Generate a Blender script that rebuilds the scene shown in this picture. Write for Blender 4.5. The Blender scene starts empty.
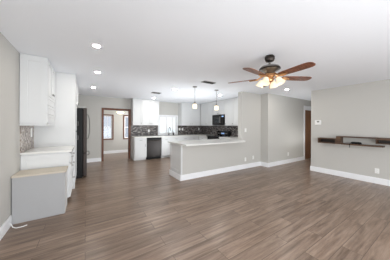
import bpy, bmesh, math, random
from mathutils import Vector, Matrix
random.seed(7)
C = bpy.context.scene.collection
PI = math.pi
CH = 2.444          # ceiling height

# ---------------------------------------------------------------- camera
F_PX, YAW, ROLL, EYE = 170.18, 0.5707, 0.0048, 1.35
cam_d = bpy.data.cameras.new('camera'); cam = bpy.data.objects.new('camera', cam_d); C.objects.link(cam)
fwd = Vector((math.sin(YAW), math.cos(YAW), 0)); rt = Vector((math.cos(YAW), -math.sin(YAW), 0)); up = Vector((0, 0, 1))
r2 = rt*math.cos(ROLL)+up*math.sin(ROLL); u2 = -rt*math.sin(ROLL)+up*math.cos(ROLL)
m4 = Matrix((( r2.x, u2.x, -fwd.x, 0), (r2.y, u2.y, -fwd.y, 0), (r2.z, u2.z, -fwd.z, EYE), (0, 0, 0, 1)))
cam.matrix_world = m4
cam_d.sensor_width = 36; cam_d.lens = F_PX*36/390; cam_d.shift_y = -4/390; cam_d.clip_start = .02
bpy.context.scene.camera = cam
# ---------------------------------------------------------------- world, big lights, exposure
W = bpy.data.worlds.new('world'); bpy.context.scene.world = W; W.use_nodes = True
bg = W.node_tree.nodes['Background']; bg.inputs[0].default_value = (.94, .97, 1, 1); bg.inputs[1].default_value = 1.2
def area(name, loc, rot, sx, sy, power, col=(1, 1, 1)):
    l = bpy.data.lights.new(name, 'AREA'); l.shape = 'RECTANGLE'; l.size = sx; l.size_y = sy; l.energy = power; l.color = col
    o = bpy.data.objects.new(name, l); C.objects.link(o); o.location = loc; o.rotation_euler = rot; return o
area('rear_fill_light', (2.6, -2.9, 1.25), (PI/2, 0, 0), 5.5, 2.2, 60, (.93, .97, 1))  # added fill behind the camera, for a glass door that is only assumed
area('far_room_fill_light', (2.4, 8.3, 1.4), (0, PI/2, 0), 1.6, 1.2, 24, (.97, .98, 1))  # added to brighten the far room from its windowless right side
# unseen area lights added to brighten ceiling and hall, standing in for bounce flash
area('bounce_fill', (.9, -1.2, .45), (PI-.95, .0, 0), 3.6, 2.0, 80, (.925, .965, 1))
area('hallway_bounce_fill', (6.9, 2.68, .3), (PI+.3, 0, 0), 1.4, .3, 11, (.97, .98, 1))  # hidden fill added behind the shelf wall to lift the hallway wall
area('left_fill_light', (-.8, 1.0, 1.4), (0, -PI/2+.3, 0), 1.2, 2.2, 15, (.97, .98, 1)).data.spread = 1.7  # unseen fill added at the left wall, no known window there
area('kitchen_bounce_fill', (3.4, 5.0, .33), (PI, -.65, 0), 1.1, 1.1, 36, (.93, .97, 1))  # hidden fill added behind the peninsula to lift the kitchen
vs = bpy.context.scene.view_settings
vs.view_transform = 'Standard'; vs.look = 'None'; vs.gamma = 1; vs.use_curve_mapping = False; vs.exposure = 0.33
LENS = 220.0

# ---------------------------------------------------------------- materials
def s2l(c):
    return tuple(((v/255)/12.92 if v/255 <= .04045 else ((v/255+.055)/1.055)**2.4) for v in c)
def mat(name, col, rough=.5, metal=0, emit=0, ecol=None, noise=0, nscale=20, spec=.5, trans=0, bump=0, stretch=None):
    m = bpy.data.materials.new(name); m.use_nodes = True; nt = m.node_tree; b = nt.nodes['Principled BSDF']
    c = s2l(col); b.inputs['Base Color'].default_value = (*c, 1); b.inputs['Roughness'].default_value = rough
    b.inputs['Metallic'].default_value = metal; b.inputs['Specular IOR Level'].default_value = spec
    b.inputs['Transmission Weight'].default_value = trans
    if emit: b.inputs['Emission Color'].default_value = (*(ecol or c), 1); b.inputs['Emission Strength'].default_value = emit
    tc = nt.nodes.new('ShaderNodeTexCoord'); n = nt.nodes.new('ShaderNodeTexNoise'); n.inputs['Scale'].default_value = nscale
    mp = nt.nodes.new('ShaderNodeMapping'); nt.links.new(tc.outputs['Object'], mp.inputs['Vector']); nt.links.new(mp.outputs[0], n.inputs['Vector'])
    if stretch: mp.inputs['Scale'].default_value = stretch
    if noise:
        r = nt.nodes.new('ShaderNodeMixRGB'); r.blend_type = 'MIX'
        r.inputs[1].default_value = (*[v*(1-noise) for v in c], 1); r.inputs[2].default_value = (*[min(1, v*(1+noise)) for v in c], 1)
        nt.links.new(n.outputs['Fac'], r.inputs[0]); nt.links.new(r.outputs[0], b.inputs['Base Color'])
    if bump:
        bp = nt.nodes.new('ShaderNodeBump'); bp.inputs['Strength'].default_value = bump; bp.inputs['Distance'].default_value = .002
        nt.links.new(n.outputs['Fac'], bp.inputs['Height']); nt.links.new(bp.outputs[0], b.inputs['Normal'])
    return m
M = {}
M['wall'] = mat('greige_paint', (202, 200, 195), .85, noise=.015, nscale=60, bump=.1, spec=.2)
M['ceil'] = mat('ceiling_paint', (245, 248, 253), .9, noise=.01, nscale=80, bump=.15, spec=.2)
M['trim'] = mat('white_trim_paint', (248, 249, 251), .4, noise=.01)
M['cab'] = mat('white_cabinet_lacquer', (224, 225, 225), .4, noise=.008)
M['gap'] = mat('cabinet_shadow_gap', (120, 120, 118), .8, noise=.02)
M['quartz'] = mat('white_quartz', (236, 235, 231), .22, noise=.05, nscale=45)
M['boxgrey'] = mat('grey_panel', (176, 176, 177), .6, noise=.01)
M['beige'] = mat('raw_beige_top', (206, 196, 180), .6, noise=.04, nscale=14, stretch=(1, 6, 6))
M['nickel'] = mat('brushed_nickel', (150, 148, 145), .3, 1, noise=.03)
M['darkmetal'] = mat('dark_pewter', (62, 56, 52), .3, .9, noise=.05)
M['blacksteel'] = mat('black_stainless', (48, 45, 44), .35, .8, noise=.08, nscale=8, stretch=(1, 1, .1))
M['fridgedoor'] = mat('dark_brown_stainless', (60, 50, 46), .5, .2, noise=.05, nscale=8)
M['black'] = mat('black_enamel', (16, 16, 17), .5, noise=.05, spec=.25)
M['glassblack'] = mat('black_glass', (14, 16, 20), .06, noise=.05)
M['display'] = mat('display_blue', (150, 180, 225), .3, emit=.5, noise=.05)
M['plastic'] = mat('white_plastic', (244, 244, 242), .4, noise=.01)
M['copper'] = mat('antique_brass', (196, 150, 108), .3, .9, noise=.06)
M['cord'] = mat('grey_cord', (120, 118, 115), .5, noise=.03)
M['lens'] = mat('lamp_lens', (255, 252, 245), .5, emit=LENS, ecol=(1, .95, .88), noise=.001)
M['shade'] = mat('pendant_glass', (250, 235, 205), .3, emit=.9, ecol=(1, .88, .66), noise=.01)
M['fanglass'] = mat('frosted_cream_glass', (240, 222, 192), .3, emit=.45, ecol=(1, .86, .64), noise=.02)
M['bowl'] = mat('warm_bowl_glass', (250, 225, 180), .3, emit=3.0, ecol=(1, .82, .5), noise=.01)
def wood(name, a, b_, scale=6, stretch=(1, 12, 12), rough=.45):
    m = bpy.data.materials.new(name); m.use_nodes = True; nt = m.node_tree; b = nt.nodes['Principled BSDF']
    tc = nt.nodes.new('ShaderNodeTexCoord'); mp = nt.nodes.new('ShaderNodeMapping'); mp.inputs['Scale'].default_value = stretch
    n = nt.nodes.new('ShaderNodeTexNoise'); n.inputs['Scale'].default_value = scale; n.inputs['Detail'].default_value = 5
    cr = nt.nodes.new('ShaderNodeValToRGB'); cr.color_ramp.elements[0].position = .3; cr.color_ramp.elements[1].position = .7
    cr.color_ramp.elements[0].color = (*s2l(a), 1); cr.color_ramp.elements[1].color = (*s2l(b_), 1)
    nt.links.new(tc.outputs['Object'], mp.inputs[0]); nt.links.new(mp.outputs[0], n.inputs['Vector']); nt.links.new(n.outputs['Fac'], cr.inputs[0])
    nt.links.new(cr.outputs[0], b.inputs['Base Color']); b.inputs['Roughness'].default_value = rough
    return m
M['casing'] = wood('brown_casing_wood', (84, 44, 26), (122, 72, 44), 3, (10, 10, 1))
M['door'] = wood('brown_door_wood', (104, 66, 40), (140, 94, 58), 4, (14, 14, 1))
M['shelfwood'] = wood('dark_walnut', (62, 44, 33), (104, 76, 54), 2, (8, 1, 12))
M['shelfshade'] = wood('shaded_walnut_recess', (26, 21, 18), (52, 40, 32), 2, (8, 1, 12))  # walnut darkened in colour for the shade inside the niches
M['blade'] = wood('reddish_walnut', (72, 42, 30), (146, 90, 62), 5, (2, 14, 4), .3)

def floor_mat():
    m = bpy.data.materials.new('vinyl_planks'); m.use_nodes = True; nt = m.node_tree; b = nt.nodes['Principled BSDF']; L = nt.links.new
    tc = nt.nodes.new('ShaderNodeTexCoord')
    br = nt.nodes.new('ShaderNodeTexBrick'); br.offset = .37; br.offset_frequency = 2
    br.inputs['Scale'].default_value = 1; br.inputs['Brick Width'].default_value = 1.22; br.inputs['Row Height'].default_value = .18
    br.inputs['Mortar Size'].default_value = .0025; br.inputs['Mortar Smooth'].default_value = .3; br.inputs['Bias'].default_value = 0
    br.inputs['Color1'].default_value = (0, 0, 0, 1); br.inputs['Color2'].default_value = (1, 1, 1, 1); br.inputs['Mortar'].default_value = (.2, .2, .2, 1)
    L(tc.outputs['Object'], br.inputs['Vector'])
    # grain, shifted from plank to plank
    sep = nt.nodes.new('ShaderNodeSeparateXYZ'); L(tc.outputs['Object'], sep.inputs[0])
    mul = nt.nodes.new('ShaderNodeMath'); mul.operation = 'MULTIPLY'; mul.inputs[1].default_value = 37.0; L(br.outputs['Color'], mul.inputs[0])
    cmb = nt.nodes.new('ShaderNodeCombineXYZ'); L(sep.outputs[0], cmb.inputs[0]); L(sep.outputs[1], cmb.inputs[1]); L(mul.outputs[0], cmb.inputs[2])
    mp = nt.nodes.new('ShaderNodeMapping'); mp.inputs['Scale'].default_value = (.85, 11, 1); L(cmb.outputs[0], mp.inputs[0])
    n = nt.nodes.new('ShaderNodeTexNoise'); n.inputs['Scale'].default_value = 1.6; n.inputs['Detail'].default_value = 6; n.inputs['Roughness'].default_value = .72; n.inputs['Distortion'].default_value = .35
    L(mp.outputs[0], n.inputs['Vector'])
    cr = nt.nodes.new('ShaderNodeValToRGB'); e = cr.color_ramp.elements
    e[0].position = .28; e[0].color = (*s2l((92, 74, 61)), 1); e[1].position = .72; e[1].color = (*s2l((166, 145, 128)), 1)
    e2 = e.new(.5); e2.color = (*s2l((136, 115, 99)), 1)
    L(n.outputs['Fac'], cr.inputs[0])
    mx = nt.nodes.new('ShaderNodeMixRGB'); mx.blend_type = 'MULTIPLY'; mx.inputs[0].default_value = 1
    rr = nt.nodes.new('ShaderNodeMapRange'); rr.inputs['To Min'].default_value = .85; rr.inputs['To Max'].default_value = 1.1
    L(br.outputs['Color'], rr.inputs['Value']); L(cr.outputs[0], mx.inputs[1]); L(rr.outputs[0], mx.inputs[2])
    mo = nt.nodes.new('ShaderNodeMixRGB'); mo.inputs[2].default_value = (*s2l((80, 66, 56)), 1)
    L(br.outputs['Fac'], mo.inputs[0]); L(mx.outputs[0], mo.inputs[1]); L(mo.outputs[0], b.inputs['Base Color'])
    b.inputs['Roughness'].default_value = .29; b.inputs['Specular IOR Level'].default_value = .45
    return m
M['floor'] = floor_mat()
def mosaic(name, axis, cols, w, h, grout, mortar=.002):
    m = bpy.data.materials.new(name); m.use_nodes = True; nt = m.node_tree; b = nt.nodes['Principled BSDF']; L = nt.links.new
    tc = nt.nodes.new('ShaderNodeTexCoord'); sep = nt.nodes.new('ShaderNodeSeparateXYZ'); L(tc.outputs['Object'], sep.inputs[0])
    cmb = nt.nodes.new('ShaderNodeCombineXYZ'); L(sep.outputs[axis], cmb.inputs[0]); L(sep.outputs[2], cmb.inputs[1])
    br = nt.nodes.new('ShaderNodeTexBrick'); br.inputs['Scale'].default_value = 1; br.inputs['Brick Width'].default_value = w; br.inputs['Row Height'].default_value = h
    br.inputs['Mortar Size'].default_value = mortar; br.inputs['Color1'].default_value = (0, 0, 0, 1); br.inputs['Color2'].default_value = (1, 1, 1, 1); br.inputs['Mortar'].default_value = (.5, .5, .5, 1)
    L(cmb.outputs[0], br.inputs['Vector'])
    cr = nt.nodes.new('ShaderNodeValToRGB'); cr.color_ramp.interpolation = 'CONSTANT'
    e = cr.color_ramp.elements
    while len(e) < len(cols): e.new(.5)
    for i, c in enumerate(cols): e[i].position = i/len(cols); e[i].color = (*s2l(c), 1)
    L(br.outputs['Color'], cr.inputs[0])
    mo = nt.nodes.new('ShaderNodeMixRGB'); mo.inputs[2].default_value = (*s2l(grout), 1)
    L(br.outputs['Fac'], mo.inputs[0]); L(cr.outputs[0], mo.inputs[1]); L(mo.outputs[0], b.inputs['Base Color']); b.inputs['Roughness'].default_value = .25
    return m
DK = [(70, 66, 66), (112, 102, 98), (52, 48, 50), (138, 130, 126), (90, 80, 76), (60, 58, 62), (170, 164, 160), (84, 80, 80)]
M['mosaic_x'] = mosaic('dark_mosaic_tiles', 0, DK, .07, .022, (96, 92, 90))
M['mosaic_y'] = mosaic('dark_mosaic_tiles_side', 1, DK, .07, .022, (96, 92, 90))
M['mosaic_l'] = mosaic('beige_mosaic_tiles', 1, [(150, 136, 126), (176, 164, 154), (128, 114, 106), (160, 148, 138), (190, 180, 172), (140, 128, 120)], .04, .03, (172, 162, 154), .002)

# ---------------------------------------------------------------- geometry helpers (all in world coordinates)
def box(bm, x0, x1, y0, y1, z0, z1, bevel=0):
    x0, x1 = sorted((x0, x1)); y0, y1 = sorted((y0, y1)); z0, z1 = sorted((z0, z1))
    v = [bm.verts.new(p) for p in ((x0, y0, z0), (x1, y0, z0), (x1, y1, z0), (x0, y1, z0), (x0, y0, z1), (x1, y0, z1), (x1, y1, z1), (x0, y1, z1))]
    fs = [bm.faces.new([v[i] for i in f]) for f in ((3, 2, 1, 0), (4, 5, 6, 7), (0, 1, 5, 4), (1, 2, 6, 5), (2, 3, 7, 6), (3, 0, 4, 7))]
    if bevel:
        es = set(e for f in fs for e in f.edges)
        bmesh.ops.bevel(bm, geom=list(es), offset=bevel, segments=2, profile=.5, affect='EDGES')
def prism(bm, pts, z0, z1):
    a = [bm.verts.new((x, y, z0)) for x, y in pts]; b = [bm.verts.new((x, y, z1)) for x, y in pts]; n = len(pts)
    bm.faces.new(a[::-1]); bm.faces.new(b)
    for i in range(n): bm.faces.new((a[i], a[(i+1) % n], b[(i+1) % n], b[i]))
def lathe(bm, cx, cy, prof, n=24, mx=None):
    rings = []
    for r, z in prof:
        ring = []
        for k in range(n):
            t = 2*PI*k/n; p = Vector((max(r, 1e-4)*math.cos(t), max(r, 1e-4)*math.sin(t), z))
            p = (mx @ p) if mx else p+Vector((cx, cy, 0))
            ring.append(bm.verts.new(p))
        rings.append(ring)
    for a, b in zip(rings, rings[1:]):
        for k in range(n): bm.faces.new((a[k], a[(k+1) % n], b[(k+1) % n], b[k]))
    bm.faces.new(rings[0][::-1]); bm.faces.new(rings[-1])
def tube(bm, pts, r, n=8):
    pts = [Vector(p) for p in pts]; rings = []
    for i, p in enumerate(pts):
        d = (pts[min(i+1, len(pts)-1)]-pts[max(i-1, 0)]).normalized()
        a = d.orthogonal().normalized() if i == 0 else (pa-d*pa.dot(d)).normalized()
        pa = a; b = d.cross(a)
        rr = r[i] if isinstance(r, (list, tuple)) else r
        rings.append([bm.verts.new(p+(a*math.cos(2*PI*k/n)+b*math.sin(2*PI*k/n))*rr) for k in range(n)])
    for a, b in zip(rings, rings[1:]):
        for k in range(n): bm.faces.new((a[k], a[(k+1) % n], b[(k+1) % n], b[k]))
    bm.faces.new(rings[0][::-1]); bm.faces.new(rings[-1])
def wloc(o):
    p = Vector(o.location)
    while o.parent: o = o.parent; p += Vector(o.location)
    return p
def obj(name, build, m, parent=None, origin=None, smooth=False, label=None):
    """build(bm) draws in world coordinates; the mesh is stored relative to its thing"""
    bm = bmesh.new(); build(bm)
    bmesh.ops.recalc_face_normals(bm, faces=bm.faces[:])
    off = wloc(parent) if parent else Vector(origin or (0, 0, 0))
    for v in bm.verts: v.co -= off
    me = bpy.data.meshes.new(name); bm.to_mesh(me); bm.free()
    if smooth:
        for p in me.polygons: p.use_smooth = True
        me.set_sharp_from_angle(angle=math.radians(40))
    o = bpy.data.objects.new(name, me); C.objects.link(o)
    if parent: o.parent = parent
    elif origin: o.location = origin
    for mm in (m if isinstance(m, (list, tuple)) else [m]): me.materials.append(mm)
    if label: o['label'] = label
    return o
def tag(o, label, cat, group=None, kind=None):
    if label: o['label'] = label
    if cat: o['category'] = cat
    if group: o['group'] = group
    if kind: o['kind'] = kind
    return o
def thing(name, label, cat, loc, group=None):
    o = bpy.data.objects.new(name, None); o.empty_display_size = .1; C.objects.link(o); o.location = loc
    return tag(o, label, cat, group)
def struct(name, build, m, label=None):
    o = obj(name, build, m); o['kind'] = 'structure'
    if label: o['label'] = label
    return o
def copy_tree(o, parent=None):
    c = o.copy(); C.objects.link(c); c.parent = parent
    for ch in o.children: copy_tree(ch, c)
    return c
def boxes(*bs, bevel=0):
    def f(bm):
        for b in bs: box(bm, *b, bevel=bevel)
    return f

# ---------------------------------------------------------------- room shell
XL, XS, XR = -.85, 5.84, 5.14           # left wall, shelf wall, kitchen right wall
YB, YP, YH, YF = 7.33, 3.71, 3.43, 9.15 # kitchen back, peninsula face, hallway wall, far room's far wall
Y0 = -3.0
struct('floor', boxes((XL-.15, 9.0, Y0, YB+.14, -.1, 0), (-1.1, 2.6, YB+.14, YF+.12, -.1, 0)), M['floor'], 'grey brown wood look plank floor')
struct('ceiling', boxes((XL-.15, 9.0, Y0, YB+.14, CH, CH+.1), (-1.1, 2.6, YB+.14, YF+.12, CH, CH+.1)), M['ceil'], 'smooth white ceiling')
struct('wall_left', boxes((XL-.15, XL, Y0, YB, 0, CH)), M['wall'])
DX0, DX1, DH = .56, 1.50, 1.97          # doorway in the back wall
WX0, WX1, WZ0, WZ1 = 2.78, 3.66, .98, 1.80
struct('wall_back', boxes((XL-.15, DX0, YB, YB+.14, 0, CH), (DX0, DX1, YB, YB+.14, DH, CH), (DX1, WX0, YB, YB+.14, 0, CH),
       (WX0, WX1, YB, YB+.14, 0, WZ0), (WX0, WX1, YB, YB+.14, WZ1, CH), (WX1, XR+.2, YB, YB+.14, 0, CH)), M['wall'])
struct('wall_kitchen_right', boxes((XR, XR+.2, YP+.14, YB, 0, CH)), M['wall'])
struct('wall_partition', boxes((4.11, XR+.2, YP, YP+.14, 0, CH)), M['wall'])
struct('wall_hallway', boxes((5.07, 7.52, YH, YH+.28, 0, CH), (7.52, 8.35, YH, YH+.28, 2.03, CH), (8.35, 9.0, YH, YH+.28, 0, CH)), M['wall'])
struct('wall_shelf', boxes((XS, XS+.15, Y0, 2.48, 0, CH)), M['wall'])
struct('wall_hallway_near', boxes((XS+.15, 9.0, 2.34, 2.48, 0, CH)), M['wall'])
struct('wall_hallway_end', boxes((8.9, 9.0, 2.48, YH, 0, CH)), M['wall'])
struct('wall_peninsula', boxes((2.02, 4.11, YP, YP+.12, 0, .885)), M['wall'])
# far room
def far_wall(bm):
    # two windows
    xs = [(-1.0, .66), (1.09, 1.64), (2.1, 2.5)]
    for a, b in xs: box(bm, a, b, YF, YF+.12, 0, CH)
    for a, b in ((.66, 1.09), (1.64, 2.1)):
        box(bm, a, b, YF, YF+.12, 0, .72); box(bm, a, b, YF, YF+.12, 1.83, CH)
struct('wall_far_room', far_wall, M['wall'])
struct('wall_far_left', boxes((-1.1, -1.0, YB+.14, YF+.12, 0, CH)), M['wall'])
struct('wall_far_right', boxes((2.5, 2.6, YB+.14, YF+.12, 0, CH)), M['wall'])

# baseboards
BH, BT = .14, .016
def bb(*segs):
    def f(bm):
        for s in segs:
            x0, x1, y0, y1 = s; box(bm, x0, x1, y0, y1, 0, BH-.02)
            # thinner top lip
            dx, dy = x1-x0, y1-y0
            box(bm, x0+(.003 if dx < dy else 0), x1-(.003 if dx < dy else 0), y0+(.003 if dy < dx else 0), y1-(.003 if dy < dx else 0), BH-.02, BH)
    return f
struct('baseboard_left', bb((XL, XL+BT, Y0, 3.26)), M['trim'])
struct('baseboard_back', bb((-.1, DX0-.07, YB-BT, YB)), M['trim'])
struct('baseboard_peninsula', bb((1.975, XR-.07-BT, YP-BT, YP), (5.07-BT, 5.07, YH-BT, YP-BT), (1.955, 1.975, YP-BT, 4.36)), M['trim'])
struct('baseboard_hallway', bb((5.07, 7.44, YH-BT, YH), (8.43, 8.9, YH-BT, YH), (8.9-BT, 8.9, 2.48, YH-BT)), M['trim'])
struct('baseboard_shelf', bb((XS-BT, XS, Y0, 2.48), (XS-BT, 8.9-BT, 2.48, 2.48+BT)), M['trim'])
struct('baseboard_far', bb((-1, 2.5, YF-BT, YF)), M['trim'])

# doorway casing, brown wood
def casing(bm, x0, x1, y, z1, w=.075, t=.02, depth=.14):
    box(bm, x0-w, x0, y-t, y, 0, z1+w); box(bm, x1, x1+w, y-t, y, 0, z1+w); box(bm, x0, x1, y-t, y, z1, z1+w)
    box(bm, x0, x0+.015, y-t, y+depth, 0, z1); box(bm, x1-.015, x1, y-t, y+depth, 0, z1); box(bm, x0+.015, x1-.015, y-t, y+depth, z1-.015, z1)
struct('trim_1', lambda bm: casing(bm, DX0, DX1, YB, DH, .055), M['casing'], 'brown wood casing around the open doorway')
# hallway door
struct('trim_2', lambda bm: (box(bm, 7.44, 7.52, YH-.018, YH, 0, 2.2), box(bm, 8.35, 8.43, YH-.018, YH, 0, 2.2), box(bm, 7.52, 8.35, YH-.018, YH, 2.03, 2.2)), M['trim'], 'white casing around the brown hallway door')
d = struct('door_1', lambda bm: (box(bm, 7.525, 8.345, YH+.01, YH+.05, .01, 2.025),
      [box(bm, a, b, YH+.004, YH+.01, c, e) for a, b, c, e in ((7.64, 7.89, .2, .95), (7.98, 8.23, .2, .95), (7.64, 7.89, 1.1, 1.9), (7.98, 8.23, 1.1, 1.9))]), M['door'], 'brown wood hallway door')
kn = obj('door_handle', lambda bm: lathe(bm, 0, 0, [(.028, 0), (.028, .01), (.012, .015), (.012, .04), (.026, .05), (.026, .07), (.01, .078)], 16,
      Matrix.Translation((8.28, YH+.012, .95)) @ Matrix.Rotation(PI/2, 4, 'X')), M['nickel'], d, smooth=True)

# windows
def window(name, x0, x1, z0, z1, y, fm, sashes, depth=.12, fw=.05, label=None, casew=0, muntin=True):
    fr = struct(name, lambda bm: ([box(bm, a, b, y+.03, y+.08, z0, z1) for a, b in [(x0, x0+.02), (x1-.02, x1)]], box(bm, x0+.02, x1-.02, y+.03, y+.08, z0, z0+.02), box(bm, x0+.02, x1-.02, y+.03, y+.08, z1-.02, z1)), M['trim'], label)
    if casew:
        obj('window_casing', lambda bm: (box(bm, x0-casew, x0, y-.02, y, z0-casew, z1+casew), box(bm, x1, x1+casew, y-.02, y, z0-casew, z1+casew),
            box(bm, x0, x1, y-.02, y, z1, z1+casew), box(bm, x0, x1, y-.02, y, z0-casew, z0)), fm, fr)
    for a, b in sashes:
        def sash(bm):
            box(bm, a, a+fw, y+.035, y+.07, z0+.02, z1-.02); box(bm, b-fw, b, y+.035, y+.07, z0+.02, z1-.02)
            box(bm, a+fw, b-fw, y+.035, y+.07, z0+.02, z0+.02+fw); box(bm, a+fw, b-fw, y+.035, y+.07, z1-.02-fw, z1-.02)
            if muntin:
                zc = (z0+z1)/2; box(bm, a+fw, b-fw, y+.04, y+.065, zc-.015, zc+.015)
                xc = (a+b)/2; box(bm, xc-.008, xc+.008, y+.045, y+.06, z0+.02+fw, z1-.02-fw)
        s = obj('sash', sash, M['trim'], fr)
        obj('pane', lambda bm: box(bm, a+fw, b-fw, y+.05, y+.054, z0+.02+fw, z1-.02-fw), M['pane'] if muntin is False else M['dimmed_pane'], s)
    return fr
gm = bpy.data.materials.new('window_glass'); gm.use_nodes = True; nt = gm.node_tree; nt.nodes.clear()
o_ = nt.nodes.new('ShaderNodeOutputMaterial'); tr = nt.nodes.new('ShaderNodeBsdfTransparent'); gl = nt.nodes.new('ShaderNodeBsdfGlossy'); gl.inputs['Roughness'].default_value = .02
fr_ = nt.nodes.new('ShaderNodeValue'); fr_.outputs[0].default_value = .05; mx_ = nt.nodes.new('ShaderNodeMixShader'); tr.inputs[0].default_value = (.93, .96, .97, 1)
nt.links.new(fr_.outputs[0], mx_.inputs[0]); nt.links.new(tr.outputs[0], mx_.inputs[1]); nt.links.new(gl.outputs[0], mx_.inputs[2]); nt.links.new(mx_.outputs[0], o_.inputs[0])
M['pane'] = gm; g2 = gm.copy(); g2.name = 'dimmed_window_glass'; g2.node_tree.nodes['Transparent BSDF'].inputs[0].default_value = (.62, .64, .68, 1); M['dimmed_pane'] = g2  # second glass: grey tint dims the bright outdoors in the far room's panes
w1 = window('window_1', WX0, WX1, WZ0, WZ1, YB, M['trim'], [(2.80, 3.17), (3.17, 3.47), (3.47, 3.64)], fw=.04, casew=.05, label='white framed kitchen window over the sink', muntin=False)
w2 = window('window_2', .66, 1.09, .72, 1.83, YF, M['casing'], [(.68, 1.07)], casew=.055, fw=.03, label='brown framed window in the room beyond, left')
w3 = window('window_3', 1.64, 2.1, .72, 1.83, YF, M['casing'], [(1.66, 2.08)], casew=.055, fw=.03, label='brown framed window in the room beyond, right')

# ---------------------------------------------------------------- cabinets
class Face:
    """u along the front, v outwards from the front plane, z up"""
    def __init__(s, kind, plane): s.k, s.p = kind, plane
    def b(s, bm, u0, u1, v0, v1, z0, z1, bevel=0):
        if s.k == '-y': box(bm, u0, u1, s.p-v0, s.p-v1, z0, z1, bevel)
        elif s.k == '+x': box(bm, s.p+v0, s.p+v1, u0, u1, z0, z1, bevel)
        elif s.k == '-x': box(bm, s.p-v0, s.p-v1, u0, u1, z0, z1, bevel)
        elif s.k == '+y': box(bm, u0, u1, s.p+v0, s.p+v1, z0, z1, bevel)
    def pt(s, u, v, z):
        return {'-y': (u, s.p-v, z), '+x': (s.p+v, u, z), '-x': (s.p-v, u, z), '+y': (u, s.p+v, z)}[s.k]
def shaker(F, u0, u1, z0, z1, st=.055, t=.02):
    def f(bm):
        g = .002; a, b, c, d = u0+g, u1-g, z0+g, z1-g; q = min(st, (b-a)*.3, (d-c)*.3)
        F.b(bm, a, a+q, 0, t, c, d); F.b(bm, b-q, b, 0, t, c, d); F.b(bm, a+q, b-q, 0, t, c, c+q); F.b(bm, a+q, b-q, 0, t, d-q, d)
        F.b(bm, a+q, b-q, 0, t-.009, c+q, d-q)
    return f
def knob(F, u, z, t=.02):
    def f(bm):
        p = Vector(F.pt(u, t, z)); q = Vector(F.pt(u, t+1, z)); ax = (q-p)
        rot = Vector((0, 0, 1)).rotation_difference(ax).to_matrix().to_4x4()
        lathe(bm, 0, 0, [(.006, 0), (.006, .012), (.015, .018), (.016, .026), (.01, .031)], 12, Matrix.Translation(p) @ rot)
    return f
def pull(F, u, z, L=.1, vert=False, t=.02):
    def f(bm):
        e = (0, L/2) if vert else (L/2, 0)
        tube(bm, [F.pt(u-e[0], t, z-e[1]), F.pt(u-e[0], t+.028, z-e[1]), F.pt(u+e[0], t+.028, z+e[1]), F.pt(u+e[0], t, z+e[1])], .006, 8)
    return f
def cabinet(name, label, cat, F, u0, u1, depth, z0, z1, fronts, group=None, toe=0, gap=True, extra=None):
    c = F.pt((u0+u1)/2, -depth/2, z0); t = thing(name, label, cat, c, group)
    def body(bm):
        F.b(bm, u0, u1, -depth, -.001, z0+toe, z1)
        if toe: F.b(bm, u0, u1, -depth, -.07, z0, z0+toe)
    obj('body', body, M['cab'], t)
    for fr in fronts:
        kind, a, b, c0, c1, hk, hu, hz = fr
        d = obj(kind, shaker(F, a, b, c0, c1), M['cab'], t)
        if hk == 'knob': obj('knob', knob(F, hu, hz), M['nickel'], d, smooth=True)
        elif hk: obj('handle', pull(F, hu, hz, .1, hk == 'vpull'), M['nickel'], d, smooth=True)
    if extra: extra(t)
    return t
# left side
FL = Face('+x', -.24)
def endpanel_base(t):
    Fe = Face('-y', 3.675)
    obj('end_panel', shaker(Fe, XL+.004, -.24, .1, .875, .07, .016), M['cab'], t)
cabinet('base_cabinet', 'white base cabinet with panelled end, behind the low grey box', 'cabinet', FL, 3.68, 4.05, .60, 0, .889,
        [('drawer', 3.68, 4.05, .70, .87, 'pull', 3.84, .785), ('door', 3.68, 4.05, .1, .69, 'pull', 3.84, .62)], 'base cabinets along the left wall', .1, extra=endpanel_base)
cabinet('base_cabinet', 'white base cabinet between the panelled end cabinet and the refrigerator', 'cabinet', FL, 4.05, 4.449, .60, 0, .889,
        [('drawer', 4.05, 4.45, .70, .87, 'pull', 4.25, .785), ('drawer', 4.05, 4.45, .40, .69, 'pull', 4.25, .6), ('drawer', 4.05, 4.45, .1, .39, 'pull', 4.25, .3)], 'base cabinets along the left wall', .1)
tag(obj('countertop', boxes((XL, -.2, 3.655, 4.449, .89, .92), bevel=.004), M['quartz'], origin=(-.5, 4, .89)), 'white quartz worktop on the left wall cabinets', 'countertop')
FU = Face('+x', -.54)
def endpanel_up(t):
    obj('end_panel', shaker(Face('-y', 3.61), XL+.004, -.522, 1.375, CH-.004, .085, .012), M['cab'], t)
    obj('light_rail', boxes((XL+.004, -.525, 3.60, 4.449, 1.345, 1.37)), M['cab'], t)
cabinet('wall_cabinet', 'white wall cabinet with tall door over three little drawers, on the left wall', 'cabinet', FU, 3.622, 4.449, .305, 1.37, CH-.002,
        [('door', 3.64, 4.04, 1.84, 2.42, 'knob', 3.99, 1.90), ('door', 4.04, 4.44, 1.84, 2.42, 'knob', 4.09, 1.90),
         ('drawer', 3.64, 4.44, 1.685, 1.835, None, 4.04, 1.76), ('drawer', 3.64, 4.44, 1.535, 1.68, None, 4.04, 1.61), ('drawer', 3.64, 4.44, 1.385, 1.53, None, 4.04, 1.46)], extra=endpanel_up)
def tall(t):
    obj('side_panel', lambda bm: (box(bm, XL+.004, -.23, 4.451, 4.47, 0, CH-.002), box(bm, -.232, -.19, 4.449, 4.47, 0, CH-.002)), M['cab'], t)
cabinet('pantry_cabinet', 'tall white pantry cabinet standing beside the black refrigerator', 'cabinet', Face('+x', -.21), 4.47, 5.19, .63, 0, CH-.002,
        [('door', 4.47, 5.19, .1, 1.2, 'vpull', 5.12, 1.05), ('door', 4.47, 5.19, 1.22, 2.42, 'vpull', 5.12, 1.4)], None, .1, extra=tall)
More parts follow.
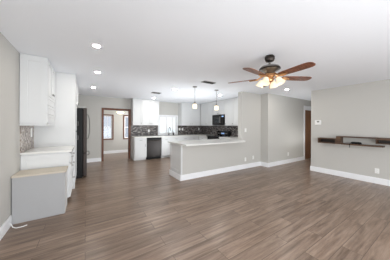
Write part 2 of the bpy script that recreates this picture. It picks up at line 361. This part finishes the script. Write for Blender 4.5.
cabinet('wall_cabinet', 'short white wall cabinet mounted above the black refrigerator', 'cabinet', Face('+x', -.21), 5.191, 6.15, .63, 1.87, CH-.002,
        [('door', 5.2, 5.67, 1.88, 2.42, 'knob', 5.62, 1.94), ('door', 5.67, 6.14, 1.88, 2.42, 'knob', 5.72, 1.94)])
# left backsplash and switch
tag(obj('backsplash', boxes((XL, XL+.01, 3.645, 4.449, .92, 1.345)), M['mosaic_l'], origin=(XL, 4, .92)), 'small patch of beige mosaic backsplash over the left worktop', 'backsplash')
def plate(name, label, F, u, z, w=.075, h=.12, kind='switch', group=None):
    t = thing(name, label, 'light switch' if kind == 'switch' else 'power outlet', F.pt(u, 0, z-h/2), group)
    obj('cover_plate', lambda bm: F.b(bm, u-w/2, u+w/2, 0, .007, z-h/2, z+h/2, .002), M['plastic'], t)
    if kind == 'switch': obj('rocker', lambda bm: F.b(bm, u-.016, u+.016, .007, .011, z-.033, z+.033, .001), M['plastic'], t)
    else:
        for dz in (-.024, .024):
            s = obj('socket', lambda bm: F.b(bm, u-.017, u+.017, .007, .0095, z+dz-.015, z+dz+.015, .001), M['plastic'], t)
            obj('slots', lambda bm: (F.b(bm, u-.008, u-.006, .0095, .0101, z+dz-.006, z+dz+.006), F.b(bm, u+.006, u+.008, .0095, .0101, z+dz-.006, z+dz+.006)), M['black'], s)
    return t
plate('light_switch', 'white wall switch on the beige mosaic, left wall', Face('+x', XL+.01), 4.245, 1.215, .075, .16)

# low grey box with beige top
t = thing('low_box', 'low plain grey box with raw beige top, beside the left wall', 'storage box', (-.55, 3.42, 0))
obj('front_panel', boxes((XL+.01, -.262, 3.275, 3.293, 0, .63), bevel=.002), M['boxgrey'], t)
obj('side_panel', boxes((-.28, -.262, 3.294, 3.645, 0, .63)), M['cab'], t, label='white side panel, lit tone in its colour')  # coloured whiter than the shaded front for the light it catches
obj('side_panel', boxes((XL+.01, XL+.028, 3.294, 3.645, 0, .63)), M['boxgrey'], t)
obj('top_panel', lambda bm: box(bm, XL+.006, -.25, 3.262, 3.645, .6305, .656, .002), M['beige'], t, label='raw beige top')

# refrigerator
t = thing('refrigerator', 'tall black stainless refrigerator with curved handles, in the white cabinet surround', 'refrigerator', (-.4, 5.68, 0))
RY0, RY1 = 5.225, 6.13
obj('body', boxes((-.8, -.06, RY0, RY1, .04, 1.79), bevel=.006), M['black'], t)
obj('kick_plate', boxes((-.7, -.08, RY0+.02, RY1-.02, 0, .039)), M['black'], t)
for a, b, c0, c1, hy in ((RY0, 5.675, .64, 1.8, 5.62), (5.68, RY1, .64, 1.8, 5.735)):
    dd = obj('door', boxes((-.055, .025, a, b, c0, c1), bevel=.012), M['fridgedoor'], t)
    obj('handle', lambda bm: tube(bm, [(.02, hy, 1.66), (.05, hy, 1.65), (.08, hy, 1.56), (.095, hy, 1.35), (.09, hy, 1.15), (.06, hy, 1.0), (.02, hy, .98)], .011, 8), M['nickel'], dd, smooth=True)
dr = obj('freezer_drawer', boxes((-.055, .025, RY0, RY1, .05, .63), bevel=.012), M['fridgedoor'], t)
obj('handle', lambda bm: tube(bm, [(.02, 5.32, .77-.2), (.075, 5.34, .78-.2), (.085, 5.68, .79-.2), (.075, 6.0, .78-.2), (.02, 6.02, .77-.2)], .011, 8), M['nickel'], dr, smooth=True)
obj('hinge_cover', boxes((-.16, 0, RY0+.02, RY0+.1, 1.8005, 1.825), bevel=.003), M['nickel'], t)

# kitchen back wall
FB = Face('-y', 6.72)
def end_b(t): obj('end_panel', lambda bm: shaker(Face('-x', 1.575), 6.74, 7.32, .1, .875, .06, .012)(bm), M['cab'], t)
cabinet('base_cabinet', 'narrow white base cabinet left of the black dishwasher', 'cabinet', FB, 1.575, 2.035, .60, 0, .88,
        [('drawer', 1.59, 2.035, .70, .87, 'pull', 1.81, .785), ('door', 1.59, 2.035, .1, .69, 'vpull', 1.98, .58)], 'base cabinets under the kitchen window', .1, extra=end_b)
cabinet('base_cabinet', 'white sink base cabinet right of the black dishwasher', 'cabinet', FB, 2.66, 3.55, .60, 0, .88,
        [('drawer', 2.66, 3.1, .70, .87, 'pull', 2.88, .785), ('drawer', 3.1, 3.55, .70, .87, 'pull', 3.33, .785),
         ('door', 2.66, 3.1, .1, .69, 'vpull', 3.04, .58), ('door', 3.1, 3.55, .1, .69, 'vpull', 3.16, .58)], 'base cabinets under the kitchen window', .1)
cabinet('base_cabinet', 'white corner base cabinet behind the peninsula, right of the sink', 'cabinet', FB, 3.55, 4.50, .60, 0, .88,
        [('drawer', 3.55, 4.02, .70, .87, 'pull', 3.79, .785), ('drawer', 4.02, 4.49, .70, .87, 'pull', 4.25, .785),
         ('door', 3.55, 4.02, .1, .69, 'vpull', 3.96, .58), ('door', 4.02, 4.49, .1, .69, 'vpull', 4.08, .58)], 'base cabinets under the kitchen window', .1)
t = thing('dishwasher', 'black stainless dishwasher under the white back worktop', 'dishwasher', (2.35, 7.0, 0))
obj('body', boxes((2.045, 2.65, 6.75, 7.3, .01, .875)), M['black'], t)
dd = obj('door', boxes((2.045, 2.65, 6.695, 6.748, .11, .79), bevel=.006), M['blacksteel'], t)
obj('handle', lambda bm: tube(bm, [(2.1, 6.7, .74), (2.1, 6.66, .745), (2.6, 6.66, .745), (2.6, 6.7, .74)], .011, 8), M['darkmetal'], dd, smooth=True)
obj('control_panel', boxes((2.045, 2.65, 6.695, 6.748, .795, .87), bevel=.005), M['black'], t)
obj('kick_plate', boxes((2.06, 2.635, 6.72, 6.748, .01, .105)), M['black'], t)
# worktop: L along back and right walls
tag(obj('countertop', lambda bm: prism(bm, [(1.55, 6.67), (4.47, 6.67), (4.47, 6.01), (5.138, 6.01), (5.138, 7.328), (1.55, 7.328)], .881, .92), M['quartz'], origin=(3, 7, .881)),
    'white quartz worktop along the back kitchen wall under the window', 'countertop')
tag(obj('backsplash', boxes((1.56, 2.72, YB-.013, YB-.001, .921, 1.368)), M['mosaic_x'], origin=(2.1, YB, .92)), 'dark mosaic backsplash left of the kitchen window', 'backsplash')
tag(obj('backsplash', lambda bm: (box(bm, 3.72, XR-.001, YB-.013, YB-.001, .921, 1.368)), M['mosaic_x'], origin=(4.4, YB, .92)),
    'dark mosaic backsplash right of the kitchen window, up to the corner', 'backsplash')
tag(obj('backsplash', boxes((XR-.013, XR-.001, 4.0, YB-.014, .925, 1.368)), M['mosaic_y'], origin=(XR, 5.6, .92)), 'dark mosaic backsplash on the kitchen side wall behind the range', 'backsplash')
FBU = Face('-y', 7.0)
cabinet('wall_cabinet', 'single door white wall cabinet next to the open doorway', 'cabinet', FBU, 1.565, 1.93, .325, 1.37, CH-.002,
        [('door', 1.57, 1.93, 1.38, 2.42, 'knob', 1.89, 1.45)], 'kitchen wall cabinets')
cabinet('wall_cabinet', 'double door white wall cabinet left of the kitchen window', 'cabinet', FBU, 1.93, 2.655, .325, 1.37, CH-.002,
        [('door', 1.93, 2.29, 1.38, 2.42, 'knob', 2.25, 1.45), ('door', 2.29, 2.65, 1.38, 2.42, 'knob', 2.33, 1.45)], 'kitchen wall cabinets')
cabinet('wall_cabinet', 'double door white wall cabinet right of the kitchen window', 'cabinet', FBU, 3.74, 4.80, .325, 1.37, CH-.002,
        [('door', 3.75, 4.27, 1.38, 2.42, 'knob', 4.22, 1.45), ('door', 4.27, 4.79, 1.38, 2.42, 'knob', 4.32, 1.45)], 'kitchen wall cabinets')
FRU = Face('-x', 4.82)
cabinet('wall_cabinet', 'white wall cabinet in the kitchen corner, left of the microwave', 'cabinet', FRU, 6.01, 6.976, .315, 1.37, CH-.002,
        [('door', 6.01, 6.48, 1.38, 2.42, 'knob', 6.43, 1.45), ('door', 6.48, 6.97, 1.38, 2.42, 'knob', 6.53, 1.45)], 'kitchen wall cabinets')
cabinet('wall_cabinet', 'short white wall cabinet directly above the microwave', 'cabinet', FRU, 5.22, 6.0, .315, 1.84, CH-.002,
        [('door', 5.22, 5.61, 1.85, 2.42, 'knob', 5.57, 1.9), ('door', 5.61, 6.0, 1.85, 2.42, 'knob', 5.65, 1.9)], 'kitchen wall cabinets')
cabinet('wall_cabinet', 'white wall cabinet right of the microwave, by the wall end', 'cabinet', FRU, 4.4, 5.21, .315, 1.37, CH-.002,
        [('door', 4.4, 4.8, 1.38, 2.42, 'knob', 4.76, 1.45), ('door', 4.8, 5.21, 1.38, 2.42, 'knob', 5.17, 1.45)], 'kitchen wall cabinets')
# microwave
t = thing('microwave', 'black over-the-range microwave hung between white wall cabinets', 'microwave', (4.9, 5.61, 1.40))
obj('body', boxes((4.80, 5.12, 5.225, 5.995, 1.40, 1.835)), M['black'], t)
dd = obj('door', boxes((4.765, 4.799, 5.41, 5.995, 1.41, 1.83), bevel=.004), M['blacksteel'], t)
obj('glass', boxes((4.761, 4.765, 5.47, 5.94, 1.47, 1.77)), M['glassblack'], dd)
obj('handle', lambda bm: tube(bm, [(4.765, 5.44, 1.76), (4.735, 5.44, 1.75), (4.735, 5.44, 1.49), (4.765, 5.44, 1.48)], .009, 8), M['nickel'], dd, smooth=True)
cp = obj('control_panel', boxes((4.765, 4.799, 5.225, 5.405, 1.41, 1.83), bevel=.004), M['black'], t)
obj('display', boxes((4.762, 4.765, 5.26, 5.37, 1.73, 1.78)), M['display'], cp)
obj('keypad', lambda bm: [box(bm, 4.763, 4.765, 5.26+i*.04, 5.29+i*.04, 1.48+j*.055, 1.515+j*.055) for i in range(3) for j in range(4)], M['darkmetal'], cp)
# range
t = thing('range', 'black electric range with raised back panel, under the microwave', 'stove', (4.8, 5.61, 0))
obj('body', boxes((4.50, 5.10, 5.215, 5.995, .03, .90)), M['black'], t)
obj('oven_door', boxes((4.46, 4.498, 5.225, 5.985, .2, .78), bevel=.006), M['blacksteel'], t)
obj('cooktop', boxes((4.44, 5.09, 5.207, 6.003, .901, .935), bevel=.006), M['glassblack'], t)
for i, (x, y, r) in enumerate(((4.62, 5.42, .09), (4.62, 5.8, .11), (4.93, 5.42, .075), (4.93, 5.8, .09))):
    obj('burner', lambda bm: lathe(bm, x, y, [(r, .9352), (r, .9372), (r-.008, .938), (.02, .938)], 24), M['darkmetal'], t, smooth=True)
bp = obj('back_panel', boxes((5.06, 5.12, 5.215, 5.995, .936, 1.14), bevel=.008), M['glassblack'], t)
obj('display', boxes((5.056, 5.06, 5.52, 5.72, 1.0, 1.06)), M['display'], bp)
for y in (5.28, 5.36, 5.44, 5.80, 5.90):
    obj('knob', lambda bm: lathe(bm, 0, 0, [(.02, 0), (.02, .02), (.014, .026)], 12, Matrix.Translation((5.06, y, 1.03)) @ Matrix.Rotation(-PI/2, 4, 'Y')), M['nickel'], bp, smooth=True)
obj('kick_drawer', boxes((4.465, 4.498, 5.225, 5.985, .04, .19), bevel=.004), M['blacksteel'], t)
# kettle-like dark canister at the range's right
tag(obj('utensil_canister', lambda bm: lathe(bm, 4.92, 5.1, [(.05, .921), (.058, .94), (.058, 1.12), (.054, 1.15), (.03, 1.16)], 20), M['black'], origin=(4.92, 5.1, .921), smooth=True),
    'tall black canister on the worktop beside the range', 'canister')
# right base run and peninsula
FR_ = Face('-x', 4.52)
cabinet('base_cabinet', 'white base cabinet right of the range behind the peninsula', 'cabinet', FR_, 4.42, 5.2, .60, 0, .88,
        [('drawer', 4.42, 5.2, .70, .87, 'pull', 4.8, .785), ('door', 4.42, 5.2, .1, .69, 'vpull', 5.1, .58)], 'base cabinets beside the range', .1)
cabinet('base_cabinet', 'white base cabinet left of the range in the kitchen corner', 'cabinet', FR_, 6.01, 6.70, .60, 0, .88,
        [('drawer', 6.01, 6.68, .70, .87, 'pull', 6.35, .785), ('door', 6.01, 6.68, .1, .69, 'vpull', 6.1, .58)], 'base cabinets beside the range', .1)
def end_p(t): obj('end_panel', lambda bm: (box(bm, 2.0, 2.018, YP, 4.36, 0, .88), shaker(Face('-x', 2.0), 3.80, 4.36, .15, .88, .06, .012)(bm), box(bm, 1.975, 2.0, YP, 3.80, .0, .88)), M['cab'], t)
cabinet('peninsula_cabinet', 'white peninsula cabinet with panelled end, backing the half wall', 'cabinet', Face('+y', 4.36), 2.02, 4.5, .505, 0, .88,
        [x for i in range(4) for x in (('drawer', 2.03+i*.61, 2.64+i*.61, .70, .87, 'pull', 2.33+i*.61, .785), ('door', 2.03+i*.61, 2.64+i*.61, .1, .69, 'vpull', 2.57+i*.61, .58))], None, .1, extra=end_p)
def pen_top(bm):
    prism(bm, [(1.93, 3.38), (3.92, 3.38), (4.16, YP-.005), (4.105, YP-.005), (4.105, YP+.145), (5.138, YP+.145), (5.138, 5.2), (4.47, 5.2), (4.47, 4.41), (1.93, 4.41)], .887, .92)
tag(obj('peninsula_countertop', pen_top, M['quartz'], origin=(3, 3.9, .887)), 'long white quartz countertop overhanging the peninsula half wall', 'countertop')
# faucet + sink
t = thing('sink', 'stainless sink set in the worktop below the kitchen window', 'sink', (3.2, 6.98, .92))
obj('rim', lambda bm: (box(bm, 2.86, 3.54, 6.76, 6.78, .9205, .924), box(bm, 2.86, 3.54, 7.16, 7.18, .9205, .924), box(bm, 2.86, 2.88, 6.78, 7.16, .9205, .924), box(bm, 3.52, 3.54, 6.78, 7.16, .9205, .924)), M['nickel'], t)
obj('basin', boxes((2.88, 3.52, 6.78, 7.16, .9202, .9215)), M['darkmetal'], t)
t = thing('faucet', 'black gooseneck kitchen faucet in front of the kitchen window', 'faucet', (3.22, 7.24, .92))
obj('base', lambda bm: lathe(bm, 3.22, 7.24, [(.03, .9205), (.03, .93), (.018, .94), (.018, .99)], 16), M['black'], t, smooth=True)
obj('spout', lambda bm: tube(bm, [(3.22, 7.24, .98), (3.22, 7.24, 1.2)]+[(3.22, 7.24-.085+.085*math.cos(a), 1.2+.085*math.sin(a)) for a in [PI*i/8 for i in range(1, 9)]]+[(3.22, 7.07, 1.12)], .014, 8), M['black'], t, smooth=True)
obj('lever', lambda bm: tube(bm, [(3.235, 7.24, .97), (3.27, 7.24, .98), (3.30, 7.24, 1.03)], .007, 8), M['black'], t, smooth=True)
tag(obj('soap_bottle', lambda bm: lathe(bm, 3.45, 7.24, [(.028, .921), (.03, .93), (.03, 1.02), (.01, 1.04), (.008, 1.07), (.02, 1.075), (.02, 1.085)], 14), M['darkmetal'], origin=(3.45, 7.24, .921), smooth=True),
    'small dark bottle on the windowsill worktop right of the faucet', 'bottle')
# backsplash plates
FW = Face('-y', YB-.0135)
plate('light_switch', 'white switch on the dark mosaic left of the kitchen window', FW, 2.31, 1.13)
plate('light_switch', 'left one of two white switches on the dark mosaic right of the window', FW, 3.81, 1.19, .09)
plate('power_outlet', 'right one of the pair of white plates right of the kitchen window', FW, 3.97, 1.19, .09, kind='outlet')
plate('power_outlet', 'white outlet on the dark mosaic near the kitchen corner, left of the range', FW, 4.93, 1.19, kind='outlet')
# wall plates
FP = Face('-y', YP)
t = plate('light_switch', 'white switch at chest height on the wall end beside the kitchen', FP, 4.30, 1.225, .085, .12)
plate('power_outlet', 'low white outlet below the end of the peninsula countertop', FP, 4.30, .29, .075, .12, 'outlet')
plate('power_outlet', 'low white outlet near the wall corner, right of the peninsula', FP, 4.68, .315, .075, .12, 'outlet')
plate('power_outlet', 'low white outlet on the long hallway wall', Face('-y', YH), 6.29, .33, .075, .12, 'outlet')
plate('power_outlet', 'low white outlet on the wall under the floating shelf', Face('-x', XS), 1.066, .30, .075, .12, 'outlet')
t = thing('thermostat', 'white rectangular thermostat on the wall left above the floating shelf', 'thermostat', (XS, 2.29, 1.40))
obj('body', boxes((XS-.03, XS, 2.21, 2.37, 1.405, 1.54), bevel=.006), M['plastic'], t)
obj('display', boxes((XS-.032, XS-.03, 2.25, 2.31, 1.475, 1.515)), M['cord'], t)

# ---------------------------------------------------------------- floating shelf
t = thing('floating_shelf', 'long dark walnut floating wall shelf with open niches', 'shelf', (XS, 1.4, .87))
X1, X2 = XS-.002, XS-.18
def openbox(bm, y0, y1, z0, z1, th=.022):
    box(bm, X2, X1, y0, y1, z0, z0+th); box(bm, X2, X1, y0, y1, z1-th, z1)
    box(bm, X2, X1, y0, y0+th, z0+th, z1-th); box(bm, X2, X1, y1-th, y1, z0+th, z1-th)
lb = obj('box_niche', lambda bm: openbox(bm, 1.80, 2.23, .885, 1.03), M['shelfwood'], t)
obj('back_panel', boxes((X1-.012, X1, 1.822, 2.208, .907, 1.008)), M['shelfshade'], lb, label='recessed back panel, niche shade in its colour')
obj('upright', boxes((X2-.005, X1, 1.70, 1.799, .885, 1.098)), M['shelfwood'], t)
obj('top_board', boxes((X2, X1, .0, 1.699, 1.072, 1.098)), M['shelfwood'], t)
obj('bottom_board', boxes((X2, X1, .94, 1.699, .882, .912)), M['shelfwood'], t)
rb = obj('box_niche', lambda bm: openbox(bm, .0, 1.06, .955, 1.071), M['shelfwood'], t)
obj('back_panel', boxes((X1-.012, X1, .03, 1.03, .977, 1.05)), M['shelfshade'], rb, label='recessed back panel, niche shade in its colour')
# black cable clump on the shelf
t = thing('cable_bundle', 'small black cable bundle with plug lying on the floating shelf', 'cable', (5.75, 1.5, .912))
def clump(bm):
    pts = []
    for i in range(60):
        a = i*.7; pts.append((5.70+.03*math.sin(a*1.3), 1.40+.08*math.cos(a)+.02*math.sin(a*2.1), .922+.04*abs(math.sin(a*.45))))
    tube(bm, pts, .009, 6)
obj('coil', clump, M['black'], t, smooth=True)
obj('plug', boxes((5.69, 5.73, 1.33, 1.37, .9125, .965), bevel=.004), M['black'], t)
obj('dangling_cable', lambda bm: tube(bm, [(5.74, 1.50, .93), (5.68, 1.51, .925), (5.652, 1.52, .918), (5.648, 1.52, .87), (5.648, 1.522, .82)], .006, 6), M['black'], t, smooth=True)
# white cable stub on the floor
tag(obj('cable', lambda bm: tube(bm, [(-.83, 3.2, .05), (-.80, 3.17, .008), (-.76, 3.13, .006), (-.70, 3.13, .006), (-.66, 3.15, .006)], .006, 6), M['plastic'], origin=(-.75, 3.13, 0), smooth=True),
    'short white cable end on the floor by the left baseboard', 'cable')

# ---------------------------------------------------------------- ceiling fittings
def recessed(x, y, label):
    t = thing('recessed_light', label, 'ceiling light', (x, y, CH), 'recessed ceiling lights')
    obj('trim_ring', lambda bm: ring(bm, x, y, .045, .07, CH-.008, CH), M['trim'], t, smooth=True)
    obj('lens', lambda bm: lathe(bm, x, y, [(.0, CH-.006), (.044, CH-.006), (.044, CH-.001)], 24), M['lens'], t, smooth=True)
    return t
def ring(bm, x, y, r0, r1, z0, z1, n=32):
    vs = []
    for k in range(n):
        a = 2*PI*k/n; c, s = math.cos(a), math.sin(a)
        vs.append([bm.verts.new((x+r*c, y+r*s, z)) for r, z in ((r0, z1), (r0, z0), (r1-.008, z0), (r1, z1))])
    for k in range(n):
        a, b = vs[k], vs[(k+1) % n]
        for j in range(4): bm.faces.new((a[j], b[j], b[(j+1) % 4], a[(j+1) % 4]))
src = recessed(.12, 2.69, 'recessed ceiling light nearest the camera, above the left cabinets')
spots = [(.20, 4.01, 'middle recessed ceiling light of the left row of three'), (.18, 5.66, 'farthest recessed ceiling light of the left row, near the refrigerator'),
         (4.98, 2.76, 'recessed ceiling light in front of the hallway wall, right of the fan'), (2.24, 6.50, 'recessed ceiling light close above the left kitchen wall cabinets'),
         (2.21, 4.58, 'recessed ceiling light between the square vent and the first pendant'), (3.97, 4.56, 'recessed ceiling light behind the right pendant')]
for x, y, lb_ in spots:
    c = copy_tree(src); c.location = (x, y, CH); c['label'] = lb_
def vent(x, y, ang, lx, ly, label):
    t = thing('ceiling_vent', label, 'air vent', (0, 0, CH), 'ceiling air vents')
    obj('frame', lambda bm: [box(bm, *b) for b in ((-lx/2, lx/2, -ly/2, -ly/2+.02, CH-.01, CH-.0005), (-lx/2, lx/2, ly/2-.02, ly/2, CH-.01, CH-.0005), (-lx/2, -lx/2+.02, -ly/2+.02, ly/2-.02, CH-.01, CH-.0005), (lx/2-.02, lx/2, -ly/2+.02, ly/2-.02, CH-.01, CH-.0005))], M['nickel'], t)
    obj('backing', boxes((-lx/2+.02, lx/2-.02, -ly/2+.02, ly/2-.02, CH-.003, CH-.0005)), M['black'], t)
    obj('slats', lambda bm: [box(bm, -lx/2+.02, lx/2-.02, -ly/2+.03+i*.03, -ly/2+.038+i*.03, CH-.009, CH-.003) for i in range(int((ly-.05)/.03))], M['darkmetal'], t)
    t.location = (x, y, CH); t.rotation_euler = (0, 0, ang)
vent(1.96, 5.45, 0, .30, .22, 'dark square ceiling vent above the left kitchen cabinets')
vent(2.58, 3.40, 0, .36, .16, 'dark ceiling vent between the first pendant and the fan')

def pendant(x, y, label):
    t = thing('pendant_light', label, 'pendant light', (x, y, CH), 'pendant lights over the peninsula')
    obj('canopy', lambda bm: lathe(bm, x, y, [(.062, CH-.001), (.062, CH-.018), (.03, CH-.026), (.01, CH-.03)], 24), M['nickel'], t, smooth=True)
    obj('cord', lambda bm: lathe(bm, x, y, [(.005, 2.02), (.005, CH-.028)], 8), M['cord'], t, smooth=True)
    obj('cap', lambda bm: lathe(bm, x, y, [(.045, 1.965), (.045, 1.985), (.02, 2.0), (.012, 2.025)], 20), M['nickel'], t, smooth=True)
    obj('shade', lambda bm: lathe(bm, x, y, [(.0, 1.835), (.055, 1.835), (.06, 1.845), (.057, 1.95), (.04, 1.964), (.0, 1.964)], 24), M['shade'], t, smooth=True)
    return t
p1 = pendant(2.545, 3.98, 'small glass pendant light over the left half of the peninsula')
p2 = copy_tree(p1); p2.location = (3.33, 3.99, CH-.015+.015); p2['label'] = 'small glass pendant light over the right half of the peninsula'
t = thing('pendant_light', 'warm glowing bowl ceiling light in the room beyond the doorway', 'pendant light', (1.36, 8.6, CH))
obj('canopy', lambda bm: lathe(bm, 1.36, 8.6, [(.06, CH-.001), (.06, CH-.02), (.01, CH-.03)], 20), M['copper'], t, smooth=True)
obj('rod', lambda bm: lathe(bm, 1.36, 8.6, [(.01, 2.0), (.01, CH-.02)], 8), M['copper'], t, smooth=True)
obj('bowl', lambda bm: lathe(bm, 1.36, 8.6, [(.02, 1.90), (.09, 1.915), (.14, 1.95), (.16, 1.985), (.02, 2.0)], 24), M['bowl'], t, smooth=True)

# ---------------------------------------------------------------- ceiling fan
FX, FY = 2.40, 1.60
t = thing('ceiling_fan', 'ceiling fan with reddish brown blades and a cluster of cream glass lights', 'ceiling fan', (FX, FY, CH))
obj('canopy', lambda bm: lathe(bm, FX, FY, [(.06, CH-.001), (.072, CH-.02), (.074, CH-.05), (.058, CH-.085), (.02, CH-.10)], 28), M['darkmetal'], t, smooth=True)
obj('downrod', lambda bm: lathe(bm, FX, FY, [(.016, 2.28), (.016, CH-.09)], 12), M['nickel'], t, smooth=True)
obj('motor', lambda bm: lathe(bm, FX, FY, [(.03, 2.292), (.09, 2.288), (.135, 2.27), (.15, 2.25), (.15, 2.234), (.13, 2.215), (.09, 2.20), (.06, 2.17)], 36), M['nickel'], t, smooth=True)
obj('motor_band', lambda bm: lathe(bm, FX, FY, [(.149, 2.246), (.154, 2.242), (.154, 2.23), (.149, 2.226)], 36), M['darkmetal'], t, smooth=True)
BZ = 2.105
for k in range(5):
    ang = math.radians(44+72*k)
    mx = Matrix.Translation((FX, FY, BZ)) @ Matrix.Rotation(ang, 4, 'Z') @ Matrix.Rotation(math.radians(-10), 4, 'X')
    def blade(bm):
        out = []
        L0, L1 = .19, .67
        prof = [(L0, .048), (L0+.05, .058), (.40, .066), (.56, .070), (.62, .066), (.655, .05), (L1, .025)]
        pts = [(x, w) for x, w in prof]+[(x, -w) for x, w in reversed(prof)]
        a = [bm.verts.new(mx @ Vector((x, y, -.004))) for x, y in pts]; b = [bm.verts.new(mx @ Vector((x, y, .004))) for x, y in pts]
        n = len(pts); bm.faces.new(a[::-1]); bm.faces.new(b)
        for i in range(n): bm.faces.new((a[i], a[(i+1) % n], b[(i+1) % n], b[i]))
    bl = obj('blade', blade, M['blade'], t)
    def iron(bm):
        m0 = Matrix.Translation((FX, FY, BZ)) @ Matrix.Rotation(ang, 4, 'Z')
        tube(bm, [m0 @ Vector(p) for p in ((.09, 0, .045), (.13, .0, .02), (.17, .0, -.004), (.2, .0, -.014))], [.016, .013, .012, .012], 8)
        for s in (-1, 1):
            tube(bm, [mx @ Vector(p) for p in ((.17, 0, -.012), (.21, s*.035, -.012), (.26, s*.03, -.012), (.30, 0, -.012))], .009, 6)
        tube(bm, [mx @ Vector(p) for p in ((.18, 0, -.012), (.31, 0, -.012))], .011, 6)
    obj('blade_iron', iron, M['copper'], bl, smooth=True)
lk = obj('light_kit', lambda bm: lathe(bm, FX, FY, [(.03, 2.17), (.07, 2.16), (.078, 2.13), (.05, 2.09), (.06, 2.07), (.05, 2.045), (.02, 2.03), (.008, 2.0)], 28), M['copper'], t, smooth=True)
for k in range(4):
    ang = math.radians(57+45+90*k); c, s = math.cos(ang), math.sin(ang)
    obj('arm', lambda bm: tube(bm, [(FX+r*c, FY+r*s, z) for r, z in ((.05, 2.075), (.09, 2.09), (.12, 2.08), (.13, 2.06))], .008, 8), M['copper'], lk, smooth=True)
    mxs = Matrix.Translation((FX+.118*c, FY+.118*s, 2.085)) @ Matrix.Rotation(ang, 4, 'Z') @ Matrix.Rotation(math.radians(-28), 4, 'Y')
    obj('glass_shade', lambda bm: lathe(bm, 0, 0, [(.018, .0), (.03, -.01), (.042, -.04), (.05, -.07), (.062, -.098), (.066, -.106), (.056, -.10), (.02, -.085), (.001, -.083)], 24, mxs), M['fanglass'], lk, smooth=True)
obj('pull_chain', lambda bm: tube(bm, [(FX, FY, 2.01), (FX, FY, 1.93)], .003, 6), M['copper'], lk)
